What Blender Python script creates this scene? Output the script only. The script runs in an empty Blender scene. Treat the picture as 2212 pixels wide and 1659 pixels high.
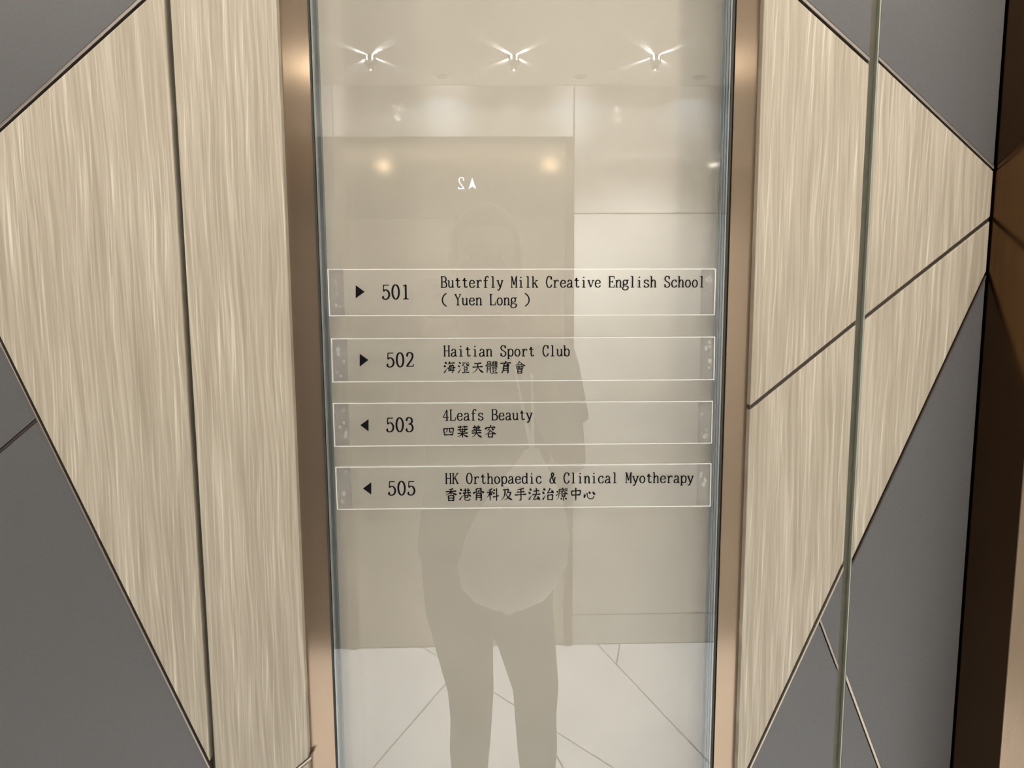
import bpy, bmesh, math, random
from mathutils import Vector, Matrix
random.seed(7)
S = bpy.context.scene
COL = S.collection

# ------------------------------------------------------------------ camera
W, H, F = 2212, 1659, 1640.0
CAM = Vector((0.0, -0.75, 1.5))
_d = Vector((70, 12880, F)).normalized()              # world down seen in camera axes (right, down, forward)
_X = F / math.tan(math.radians(1.5))
_r = Vector((_X, -(F * F + 70 * _X) / 12880, F)).normalized()
_f = _r.cross(_d)
RIGHT = Vector((_r.x, _f.x, -_d.x)); DOWN = Vector((_r.y, _f.y, -_d.y)); FWD = Vector((_r.z, _f.z, -_d.z))
cd = bpy.data.cameras.new('camera'); cam = bpy.data.objects.new('camera', cd); COL.objects.link(cam)
M = Matrix.Identity(4)
for i, v in enumerate((RIGHT, -DOWN, -FWD)):
    for j in range(3): M[j][i] = v[j]
M.translation = CAM
cam.matrix_world = M
cd.sensor_fit = 'HORIZONTAL'; cd.sensor_width = 36; cd.lens = 36 * F / W
cd.clip_start = 0.004; cd.clip_end = 60
S.camera = cam

def at(px, py, y=0.0):
    """where the sight line of a photograph point meets the vertical plane at depth y"""
    d = RIGHT * (px - W / 2) + DOWN * (py - H / 2) + FWD * F
    t = (y - CAM.y) / d.y
    return CAM + d * t
def p2(px, py, y=0.0):
    v = at(px, py, y); return (v.x, v.z)

# ------------------------------------------------------------------ world, exposure
w = bpy.data.worlds.new('world'); S.world = w; w.use_nodes = True
w.node_tree.nodes['Background'].inputs[0].default_value = (0.9, 0.92, 1, 1)
w.node_tree.nodes['Background'].inputs[1].default_value = 0.05
S.view_settings.view_transform = 'Standard'; S.view_settings.look = 'None'
S.cycles.sample_clamp_indirect = 70
S.view_settings.gamma = 1; S.view_settings.exposure = -0.10; S.view_settings.use_curve_mapping = False

ZC = 2.27           # ceiling
YB = -2.27          # opposite wall
POW_FILL, POW_DOWN, POW_CRYSTAL, POW_WASH, POW_SPOT, POW_GLOW = 17.0, 260.0, 16.0, 3.0, 215.0, 7.0
def lamp(name, kind, loc, power, color, **k):
    l = bpy.data.lights.new(name, kind); l.energy = power; l.color = color
    for a, v in k.items(): setattr(l, a, v)
    o = bpy.data.objects.new(name, l); o.location = loc; COL.objects.link(o)
    return o

# ------------------------------------------------------------------ materials
def mat(name, color=(.5, .5, .5), rough=.5, metal=0, **k):
    m = bpy.data.materials.new(name); m.use_nodes = True
    b = m.node_tree.nodes['Principled BSDF']
    b.inputs['Base Color'].default_value = (*color, 1); b.inputs['Roughness'].default_value = rough
    b.inputs['Metallic'].default_value = metal
    for a, v in k.items(): b.inputs[a].default_value = v
    return m
def N(m, t, **k):
    n = m.node_tree.nodes.new(t)
    for a, v in k.items(): setattr(n, a, v)
    return n
def L(m, a, b): m.node_tree.links.new(a, b)
def ramp(m, stops):
    r = N(m, 'ShaderNodeValToRGB'); e = r.color_ramp.elements
    while len(e) < len(stops): e.new(.5)
    for q, (p, c) in zip(e, stops): q.position = p; q.color = (*c, 1)
    return r
def speckle(m, c0, c1, scale, bump=0.0, detail=4):
    b = m.node_tree.nodes['Principled BSDF']
    tc = N(m, 'ShaderNodeTexCoord'); n = N(m, 'ShaderNodeTexNoise'); n.inputs['Scale'].default_value = scale
    n.inputs['Detail'].default_value = detail
    L(m, tc.outputs['Object'], n.inputs['Vector'])
    r = ramp(m, [(.35, c0), (.65, c1)]); L(m, n.outputs['Fac'], r.inputs[0]); L(m, r.outputs[0], b.inputs['Base Color'])
    if bump:
        bp = N(m, 'ShaderNodeBump'); bp.inputs['Strength'].default_value = bump; bp.inputs['Distance'].default_value = .0005
        L(m, n.outputs['Fac'], bp.inputs['Height']); L(m, bp.outputs[0], b.inputs['Normal'])
    return m

def wood_mat(name, seed):
    m = mat(name, rough=.55); b = m.node_tree.nodes['Principled BSDF']
    tc = N(m, 'ShaderNodeTexCoord')
    mp = N(m, 'ShaderNodeMapping'); mp.inputs['Location'].default_value = (seed * 1.37, 0, seed * .71)
    L(m, tc.outputs['Object'], mp.inputs[0])
    # slow wander of the grain sideways along its length
    wn = N(m, 'ShaderNodeTexNoise'); wn.inputs['Scale'].default_value = 1.0; wn.inputs['Detail'].default_value = 2
    m0 = N(m, 'ShaderNodeMapping'); m0.inputs['Scale'].default_value = (22, 1, 5); L(m, mp.outputs[0], m0.inputs[0]); L(m, m0.outputs[0], wn.inputs['Vector'])
    sub = N(m, 'ShaderNodeMath', operation='SUBTRACT'); sub.inputs[1].default_value = .5; L(m, wn.outputs['Fac'], sub.inputs[0])
    mul = N(m, 'ShaderNodeMath', operation='MULTIPLY'); mul.inputs[1].default_value = .010; L(m, sub.outputs[0], mul.inputs[0])
    cx = N(m, 'ShaderNodeCombineXYZ'); L(m, mul.outputs[0], cx.inputs[0])
    ad = N(m, 'ShaderNodeVectorMath', operation='ADD'); L(m, mp.outputs[0], ad.inputs[0]); L(m, cx.outputs[0], ad.inputs[1])
    def layer(sx, sz, det, dist=0, lean=0):
        t = N(m, 'ShaderNodeMapping'); t.inputs['Rotation'].default_value = (0, math.radians(lean), 0); L(m, ad.outputs[0], t.inputs[0])
        q = N(m, 'ShaderNodeMapping'); q.inputs['Scale'].default_value = (sx, 1, sz); L(m, t.outputs[0], q.inputs[0])
        n = N(m, 'ShaderNodeTexNoise'); n.inputs['Scale'].default_value = 1; n.inputs['Detail'].default_value = det
        n.inputs['Roughness'].default_value = .55; n.inputs['Distortion'].default_value = dist
        L(m, q.outputs[0], n.inputs['Vector']); return n.outputs['Fac']
    def lin(fac, lo, hi, a, bb):
        q = N(m, 'ShaderNodeMapRange'); q.inputs[1].default_value = lo; q.inputs[2].default_value = hi
        q.inputs[3].default_value = a; q.inputs[4].default_value = bb; L(m, fac, q.inputs[0]); return q.outputs[0]
    broad = layer(48, 1.8, 3); mid = layer(300, 6, 4, .25, 1.2); fine = layer(800, 12, 3); thin = layer(460, 5, 2, .25, -1.6)
    def add(a, bb):
        q = N(m, 'ShaderNodeMath', operation='ADD'); L(m, a, q.inputs[0]); L(m, bb, q.inputs[1]); return q.outputs[0]
    s = add(add(lin(broad, .3, .7, 0, .20), lin(mid, .3, .7, 0, .46)), add(lin(fine, .3, .7, .03, .17), lin(thin, .54, .66, 0, .26)))
    r = ramp(m, [(.10, (.275, .226, .170)), (.42, (.365, .312, .243)), (.62, (.44, .387, .310)), (.98, (.65, .595, .49))])
    L(m, s, r.inputs[0]); L(m, r.outputs[0], b.inputs['Base Color'])
    bp = N(m, 'ShaderNodeBump'); bp.inputs['Strength'].default_value = .25; bp.inputs['Distance'].default_value = .0006
    L(m, s, bp.inputs['Height']); L(m, bp.outputs[0], b.inputs['Normal'])
    return m

def brushed(name, color, rough, aniso=.85):
    m = mat(name, color, rough, 1.0); b = m.node_tree.nodes['Principled BSDF']
    tg = N(m, 'ShaderNodeTangent', direction_type='UV_MAP')
    b.inputs['Anisotropic'].default_value = aniso; L(m, tg.outputs[0], b.inputs['Tangent'])
    b.inputs['Anisotropic Rotation'].default_value = 0.0
    tc = N(m, 'ShaderNodeTexCoord'); q = N(m, 'ShaderNodeMapping'); q.inputs['Scale'].default_value = (1400, 1400, 3)
    L(m, tc.outputs['Object'], q.inputs[0]); n = N(m, 'ShaderNodeTexNoise'); n.inputs['Scale'].default_value = 1
    L(m, q.outputs[0], n.inputs['Vector'])
    bp = N(m, 'ShaderNodeBump'); bp.inputs['Strength'].default_value = .06; bp.inputs['Distance'].default_value = .0002
    L(m, n.outputs['Fac'], bp.inputs['Height']); L(m, bp.outputs[0], b.inputs['Normal'])
    return m

def pane_mat(name, ior, tint=(1, 1, 1), rough=0.0, haze=0.0, hazecol=(1, 1, 1)):
    m = bpy.data.materials.new(name); m.use_nodes = True; nt = m.node_tree; nt.nodes.clear()
    out = N(m, 'ShaderNodeOutputMaterial'); tr = N(m, 'ShaderNodeBsdfTransparent'); tr.inputs[0].default_value = (*tint, 1)
    gl = N(m, 'ShaderNodeBsdfGlossy'); gl.inputs['Roughness'].default_value = rough
    fr = N(m, 'ShaderNodeFresnel'); fr.inputs[0].default_value = ior
    ge = N(m, 'ShaderNodeNewGeometry'); inv = N(m, 'ShaderNodeMath', operation='SUBTRACT'); inv.inputs[0].default_value = 1
    L(m, ge.outputs['Backfacing'], inv.inputs[1])
    mu = N(m, 'ShaderNodeMath', operation='MULTIPLY'); L(m, fr.outputs[0], mu.inputs[0]); L(m, inv.outputs[0], mu.inputs[1])
    body = tr.outputs[0]
    if haze:
        df = N(m, 'ShaderNodeBsdfDiffuse'); df.inputs[0].default_value = (*hazecol, 1)
        mx = N(m, 'ShaderNodeMixShader'); mx.inputs[0].default_value = haze; L(m, tr.outputs[0], mx.inputs[1]); L(m, df.outputs[0], mx.inputs[2])
        body = mx.outputs[0]
    mx = N(m, 'ShaderNodeMixShader'); L(m, mu.outputs[0], mx.inputs[0]); L(m, body, mx.inputs[1]); L(m, gl.outputs[0], mx.inputs[2])
    L(m, mx.outputs[0], out.inputs[0]); return m

def emis(name, color, strength):
    m = mat(name, color, .5); b = m.node_tree.nodes['Principled BSDF']
    b.inputs['Emission Color'].default_value = (*color, 1); b.inputs['Emission Strength'].default_value = strength; return m

WOOD = [wood_mat('oak_laminate_%d' % i, i * 3.1 + 1) for i in range(4)]
GREY = speckle(mat('grey_laminate', (.16, .155, .15), .42), (.090, .086, .087), (.098, .094, .096), 300, .1)
DARK = mat('joint_black', (.030, .024, .018), .7)
BRONZE = brushed('brushed_bronze', (.265, .195, .138), .15)
BRONZE.node_tree.nodes['Principled BSDF'].inputs['Metallic'].default_value = .72
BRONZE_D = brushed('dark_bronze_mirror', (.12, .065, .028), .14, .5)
TRIM = mat('bronze_strip', (.34, .29, .26), .38, .9)
TRIM_L = mat('pale_bronze_strip', (.46, .40, .33), .38, .75)
TRIM_D = mat('dark_strip', (.055, .038, .030), .5, .3)
CHANNEL = speckle(mat('olive_channel', (.16, .145, .105), .45, .35), (.10, .092, .066), (.125, .114, .082), 60)
BACKING = speckle(mat('back_painted_board', (.5, .46, .38), .6), (.405, .368, .308), (.425, .388, .326), 12)
SIDE_SHADE = mat('shade_toned_reveal', (.07, .085, .09), .6, 0)  # grey darkened to stand in for shade beside the glass
SEAL_D = mat('dark_seal', (.07, .085, .095), .3)
SEAL = mat('clear_seal', (.17, .19, .185), .22, .1)
GLASS = pane_mat('clear_glass', 1.95)
ACRYL = pane_mat('clear_acrylic', 1.45, haze=.03, hazecol=(.9, .88, .84))
RIM = pane_mat('polished_edge', 1.5, haze=.5, hazecol=(.95, .95, .9))
TAPE = pane_mat('double_sided_tape', 1.3, haze=.45, hazecol=(.33, .30, .28))
BUBBLE = pane_mat('tape_bubble', 1.5, haze=.30, hazecol=(.75, .73, .68))
INK = mat('black_ink', (.004, .003, .005), .5, **{'Specular IOR Level': .08})
STONE = speckle(mat('pale_stone', (.62, .60, .56), .05, IOR=1.9), (.49, .475, .435), (.53, .515, .475), 3)
MARBLE = speckle(mat('white_tile', (.8, .8, .78), .16), (.78, .78, .76), (.84, .84, .82), 3)
CEIL = speckle(mat('white_paint', (.8, .78, .74), .8), (.78, .76, .72), (.80, .78, .74), 20)
CHROME = mat('chrome', (.8, .8, .8), .15, 1)
LAMPW = emis('lamp_diffuser', (1, .91, .78), POW_DOWN)
LED = emis('indicator_led', (.78, .82, 1), 9)
BLACK = mat('black_plastic', (.012, .012, .012), .3)

# ------------------------------------------------------------------ object helpers
def mesh(name, verts, faces, m=None, parent=None, uv=False, loc=None):
    me = bpy.data.meshes.new(name); me.from_pydata([tuple(v) for v in verts], [], faces); me.update()
    bm = bmesh.new(); bm.from_mesh(me); bmesh.ops.recalc_face_normals(bm, faces=bm.faces) if not uv == 'keep' else None
    bm.to_mesh(me); bm.free()
    if uv:
        l = me.uv_layers.new(name='UVMap')
        for p in me.polygons:
            for li in p.loop_indices:
                c = me.vertices[me.loops[li].vertex_index].co
                l.data[li].uv = ((c.x + c.y) * 2, c.z * 2)
    o = bpy.data.objects.new(name, me); COL.objects.link(o)
    if m: me.materials.append(m)
    if parent: o.parent = parent
    return o
def empty(name, loc=(0, 0, 0)):
    o = bpy.data.objects.new(name, None); o.location = loc; o.empty_display_size = .05; COL.objects.link(o); return o
def tag(o, label=None, cat=None, group=None, kind=None):
    if label: o['label'] = label
    if cat: o['category'] = cat
    if group: o['group'] = group
    if kind: o['kind'] = kind
    return o
def bevel(o, wd, seg=2):
    b = o.modifiers.new('bevel', 'BEVEL'); b.width = wd; b.segments = seg; b.limit_method = 'ANGLE'; b.angle_limit = math.radians(40)
    return o
def box(name, a, b, m, parent=None, uv=False, bev=0):
    x0, y0, z0 = a; x1, y1, z1 = b
    v = [(x0, y0, z0), (x1, y0, z0), (x1, y1, z0), (x0, y1, z0), (x0, y0, z1), (x1, y0, z1), (x1, y1, z1), (x0, y1, z1)]
    f = [(0, 3, 2, 1), (4, 5, 6, 7), (0, 1, 5, 4), (1, 2, 6, 5), (2, 3, 7, 6), (3, 0, 4, 7)]
    o = mesh(name, v, f, m, parent, uv)
    if bev: bevel(o, bev)
    return o
def prism(name, poly, y0, y1, m, parent=None, bev=0, uv=False):
    """polygon in (x, z) made into a slab from y0 (towards the lobby) to y1"""
    n = len(poly)
    v = [(x, y0, z) for x, z in poly] + [(x, y1, z) for x, z in poly]
    f = [tuple(range(n)), tuple(range(2 * n - 1, n - 1, -1))] + [(i, i + n, (i + 1) % n + n, (i + 1) % n) for i in range(n)]
    o = mesh(name, v, f, m, parent, uv)
    if bev: bevel(o, bev)
    return o
def slab_h(name, poly, z0, z1, m, parent=None, bev=0):
    n = len(poly)
    v = [(x, y, z0) for x, y in poly] + [(x, y, z1) for x, y in poly]
    f = [tuple(range(n)), tuple(range(2 * n - 1, n - 1, -1))] + [(i, i + n, (i + 1) % n + n, (i + 1) % n) for i in range(n)]
    o = mesh(name, v, f, m, parent)
    if bev: bevel(o, bev)
    return o
def clip(poly, a, b, off):
    """keep the part of poly on the left of a->b, at least off away"""
    ax, ay = a; dx, dy = b[0] - ax, b[1] - ay; l = math.hypot(dx, dy); nx, ny = -dy / l, dx / l
    dist = [((p[0] - ax) * nx + (p[1] - ay) * ny) - off for p in poly]
    out = []
    for i in range(len(poly)):
        j = (i + 1) % len(poly); p, q = poly[i], poly[j]; dp, dq = dist[i], dist[j]
        if dp >= 0: out.append(p)
        if (dp >= 0) != (dq >= 0):
            t = dp / (dp - dq); out.append((p[0] + (q[0] - p[0]) * t, p[1] + (q[1] - p[1]) * t))
    return out
def split(poly, a, b, gap):
    return clip(poly, a, b, gap / 2), clip(poly, b, a, gap / 2)
def band(poly, a, b, lo, hi):
    """part of poly between lo and hi to the left of a->b"""
    return clip(clip(poly, a, b, lo), b, a, -hi)
def lathe(name, prof, m, parent=None, n=32, loc=(0, 0, 0), axis='z'):
    v, f = [], []
    for r, z in prof:
        for i in range(n):
            t = 2 * math.pi * i / n; v.append((r * math.cos(t) + loc[0], r * math.sin(t) + loc[1], z + loc[2]))
    for k in range(len(prof) - 1):
        for i in range(n):
            j = (i + 1) % n; f.append((k * n + i, k * n + j, (k + 1) * n + j, (k + 1) * n + i))
    f.append(tuple(range(n))); f.append(tuple(range(len(prof) * n - 1, (len(prof) - 1) * n - 1, -1)))
    return mesh(name, v, f, m, parent)

# ------------------------------------------------------------------ the sign wall
def vx(x0, x1, y=0.0):               # world x of a vertical line from its photo x at top and bottom
    return (at(x0, 0, y).x + at(x1, 1659, y).x) / 2
XL, XR = -1.9, 1.6
ZT = ZC
gl0, gl1 = vx(355, 453), vx(367, 465)
wl = vx(603, 661)
wr = vx(1650, 1594)
gr0, gr1 = vx(1882, 1802), vx(1901, 1820)
xe = vx(2171, 2054)
YF, YBK = 0.0, 0.016                 # panel front and back

gL, gR = vx(673, 727, .008), vx(1582, 1536, .008)
YD = .074
wall = tag(slab_h('wall_front', [(XL, .018), (gL - .004, .018), (gL - .004, YD + .004), (gR + .004, YD + .004), (gR + .004, .018), (1.9, .018), (1.9, .12), (XL, .12)], 0, ZT, DARK), kind='structure')
wood_i = [0]
def wood(poly, big=None):
    o = prism('wood_panel', poly, YF, YBK, WOOD[wood_i[0] % 4], wall); wood_i[0] += 1
    bevel(o, .0007, 2)
    return o
def grey(poly):
    o = prism('grey_panel', poly, YF, YBK, GREY, wall); bevel(o, .0006, 2); return o
def strip(region, a, b, lo, hi, m=TRIM, y=-.0009):
    q = band(region, a, b, lo, hi)
    if len(q) > 2:
        o = prism('metal_strip', q, y, .014, m, wall); bevel(o, .0003, 1)
G = .0052
# left of the left groove
R0 = [(XL, 0), (gl0, 0), (gl0, ZT), (XL, ZT)]
Ua, Ub = p2(0, 277), p2(306, 0)               # left -> right going up
La, Lb = p2(0, 737), p2(453, 1655)
Ja, Jb = p2(0, 974), p2(77, 908)
up, low = split(R0, Ua, Ub, G)
grey(up); strip(R0, Ua, Ub, -.0004, .0022)
wd, gy = split(low, La, Lb, .0040)
wood(wd); strip(low, Lb, La, 0.0000, .0019)
g1, g2 = split(gy, Ja, Jb, .0035); grey(g1); grey(g2); strip(gy, Ja, Jb, -.0014, .0012, TRIM_D, .001)
# between left groove and the frame
R1 = [(gl1, 0), (wl, 0), (wl, ZT), (gl1, ZT)]
Ka, Kb = p2(645, 1659), p2(668, 1640)
a1, a2 = split(R1, Ka, Kb, .0036)
R1b = [(gl1, 0), (wl + .0035, 0), (wl + .0035, ZT), (gl1, ZT)]
FR = [wood(a1), wood(a2)]; strip(R1b, Ka, Kb, -.0010, .0012, TRIM_L, -.0012)
# between the frame and right groove
R2 = [(wr, 0), (gr0, 0), (gr0, ZT), (wr, ZT)]
Ua, Ub = p2(1733, 0), p2(1879, 133)
lo_, up_ = clip(R2, Ub, Ua, G / 2), clip(R2, Ua, Ub, G / 2)
grey(up_); strip(R2, Ua, Ub, -.0004, .0022, TRIM)
La, Lb = p2(1813, 1240), p2(1640, 1612)
gy, wd = clip(lo_, La, Lb, .0018), clip(lo_, Lb, La, .0018)
Ja, Jb = p2(1622, 880), p2(1851, 695)
w1, w2 = split(wd, Ja, Jb, .0036); FR += [wood(w1), wood(w2)]; strip(wd, Ja, Jb, -.0016, .0016, TRIM_D, .002)
strip(lo_, La, Lb, 0.0002, .0020, TRIM_L)
Sa, Sb = p2(1770, 1338), p2(1812, 1450)
g1, g2 = split(gy, Sa, Sb, .0032); grey(g1); grey(g2); strip(gy, Sa, Sb, -.0006, .0016, TRIM)
# right of the right groove
R3 = [(gr1, 0), (xe, 0), (xe, ZT), (gr1, ZT)]
Ua, Ub = p2(1897, 127), p2(2144, 361)
lo_, up_ = clip(R3, Ub, Ua, .0022), clip(R3, Ua, Ub, .0022)
grey(up_); strip(R3, Ua, Ub, -.0006, .0018, TRIM)
La, Lb = p2(2131, 591), p2(1845, 1205)
gy, wd = clip(lo_, La, Lb, .0014), clip(lo_, Lb, La, .0014)
Ja, Jb = p2(1869, 686), p2(2140, 472)
w1, w2 = split(wd, Ja, Jb, .0036); wood(w1); wood(w2); strip(wd, Ja, Jb, -.0016, .0016, TRIM_D, .002)
strip(lo_, La, Lb, 0.0000, .0012, TRIM_D)
Sa, Sb = p2(1831, 1474), p2(1899, 1659)
g1, g2 = split(gy, Sa, Sb, .0034); grey(g1); grey(g2); strip(gy, Sa, Sb, -.0008, .0017, TRIM_L)
# shadow-gap channels
box('shadow_gap_channel', (gl0 - .001, .010, 0), (gl1 + .001, .0175, ZT), CHANNEL, wall)
box('shadow_gap_channel', (gr0 - .001, .006, 0), (gr1 + .001, .0175, ZT), CHANNEL, wall)
box('channel_lip', (gr1 - .0012, .0004, 0), (gr1 - .0001, .006, ZT), mat('pale_lip', (.32, .33, .27), .4, .2), wall)

# ------------------------------------------------------------------ directory board
YG = .008                            # glass face
YBr = .010
board = tag(empty('directory_board', ((wl + wr) / 2, YBr, 0)), 'tall glass directory board in a brushed bronze frame set into the panelled wall', 'sign board')
def child(o, root):
    o.parent = root; o.matrix_parent_inverse = Matrix.Translation(root.location).inverted(); return o
bl1, br0 = vx(667, 724, YBr), vx(1590, 1543, YBr)
child(box('frame_side', (wl - .004, YBr, .0), (bl1, .0178, ZT), BRONZE, uv=True, bev=.0004), board)
child(box('frame_side', (br0, YBr, .0), (wr + .002, .0178, ZT), BRONZE, uv=True, bev=.0004), board)

RC = .036; YS = .036
cove = [(gL - .0005 + RC - RC * math.cos(a), YD - RC + RC * math.sin(a)) for a in [math.radians(10 * i) for i in range(10)]]  # curve added to shape a shade gradient at the board's edges
cove += [(gL + gR - x, y) for x, y in reversed(cove)]
mid_ = [q for q in cove]
nc = len(cove) // 2
prof_ = [cove[6]] + cove[7:2 * nc - 7] + [cove[2 * nc - 7]] + [(gR + .0035, YD - RC), (gR + .0035, YD + .0035), (gL - .0035, YD + .0035), (gL - .0035, YD - RC)]
bk = child(slab_h('backing_board', prof_, 0, ZT, BACKING), board)
COVE_SHADE = mat('shade_toned_cove', (.13, .145, .142), .6)  # edge shade put into the colour, a step between side and backing
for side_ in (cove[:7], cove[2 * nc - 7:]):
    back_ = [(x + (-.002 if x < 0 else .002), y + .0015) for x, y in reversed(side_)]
    cv = child(slab_h('edge_shade_strip', side_ + back_, 0, ZT, COVE_SHADE), board)
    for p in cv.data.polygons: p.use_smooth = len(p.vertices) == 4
for p in bk.data.polygons: p.use_smooth = abs(p.normal.z) < .5 and len(p.vertices) == 4

child(box('recess_side', (gL - .0035, YG + .0065, 0), (gL - .0005, YD - RC, ZT), SIDE_SHADE), board)
child(box('recess_side', (gR + .0005, YG + .0065, 0), (gR + .0035, YD - RC, ZT), SIDE_SHADE), board)
pane = child(box('glass_pane', (gL, YG, 0), (gR, YG + .006, ZT), GLASS, bev=0), board)
for nm, a, b, m in (('glass_edge', gL + .0002, gL + .0014, SEAL), ('glass_edge', gL - .0022, gL - .0006, DARK), ('glass_edge', gR - .0016, gR - .0002, SEAL),
                    ('glass_edge', gR - .0062, gR - .0052, SEAL_D), ('glass_edge', gR - .0045, gR - .0025, SEAL_D), ('glass_edge', gR + .0004, gR + .0024, DARK)):
    child(box(nm, (a, YG + .0004, 0), (b, YG + .0056, ZT), m), board)

# ------------------------------------------------------------------ lift frame standing out at the right
yp = -.072
lift_frame = tag(empty('lift_door_frame', (xe + .012, -.03, 0)), 'dark bronze mirror-finish door frame standing out at the right end of the panelled wall', 'door frame')
xf = at(2160, 1659, yp).x
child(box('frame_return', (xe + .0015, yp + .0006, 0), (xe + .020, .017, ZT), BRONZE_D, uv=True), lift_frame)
child(box('frame_face', (xe + .0015, yp - .001, 0), (xe + .0265, yp + .0005, ZT), BRONZE, uv=True, bev=.0003), lift_frame)
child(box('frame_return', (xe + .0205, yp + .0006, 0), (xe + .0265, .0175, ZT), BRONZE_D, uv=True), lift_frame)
tag(box('door_1', (xe + .027, -.035, 0), (1.9, .017, ZT), STONE), kind='structure')

# ------------------------------------------------------------------ lettering
def sample(pts, smooth):
    if not smooth or len(pts) < 3: return [Vector(p) for p in pts]
    P = [Vector(p) for p in pts]; out = []
    closed = (P[0] - P[-1]).length < 1e-6
    n = len(P)
    for i in range(n - 1):
        p0 = P[i - 1] if i > 0 else (P[-2] if closed else P[0] * 2 - P[1]); p1, p2_ = P[i], P[i + 1]
        p3 = P[i + 2] if i + 2 < n else (P[1] if closed else P[-1] * 2 - P[-2])
        for k in range(7):
            t = k / 7
            out.append(.5 * ((2 * p1) + (p2_ - p0) * t + (2 * p0 - 5 * p1 + 4 * p2_ - p3) * t * t + (3 * p1 - p0 - 3 * p2_ + p3) * t ** 3))
    out.append(P[-1]); return out
def ribbon(V, Fc, P, wf, T):
    """T maps glyph units to world points; wf(i, n, dir) gives the stroke width"""
    n = len(P); base = len(V)
    for i, p in enumerate(P):
        a = P[max(i - 1, 0)]; b = P[min(i + 1, n - 1)]; d = (b - a)
        if d.length < 1e-6: d = Vector((1, 0))
        d.normalize(); nn = Vector((-d.y, d.x))
        if 0 < i < n - 1:                                   # mitre
            d1 = (p - a).normalized(); n1 = Vector((-d1.y, d1.x)); c = max(.45, nn.dot(n1))
        else: c = 1
        hw = wf(i, n, d) / 2 / c
        V.append(T(p + nn * hw)); V.append(T(p - nn * hw))
    for i in range(n - 1):
        Fc.append((base + 2 * i, base + 2 * i + 1, base + 2 * i + 3, base + 2 * i + 2))
def disc(V, Fc, c, r, T):
    b = len(V)
    for i in range(12): V.append(T(Vector(c) + Vector((math.cos(i * math.pi / 6), math.sin(i * math.pi / 6))) * r))
    Fc.append(tuple(range(b, b + 12)))
def ell(cx, cy, rx, ry): return [(cx + rx * math.sin(math.radians(a)), cy + ry * math.cos(math.radians(a))) for a in range(0, 361, 30)]
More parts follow.
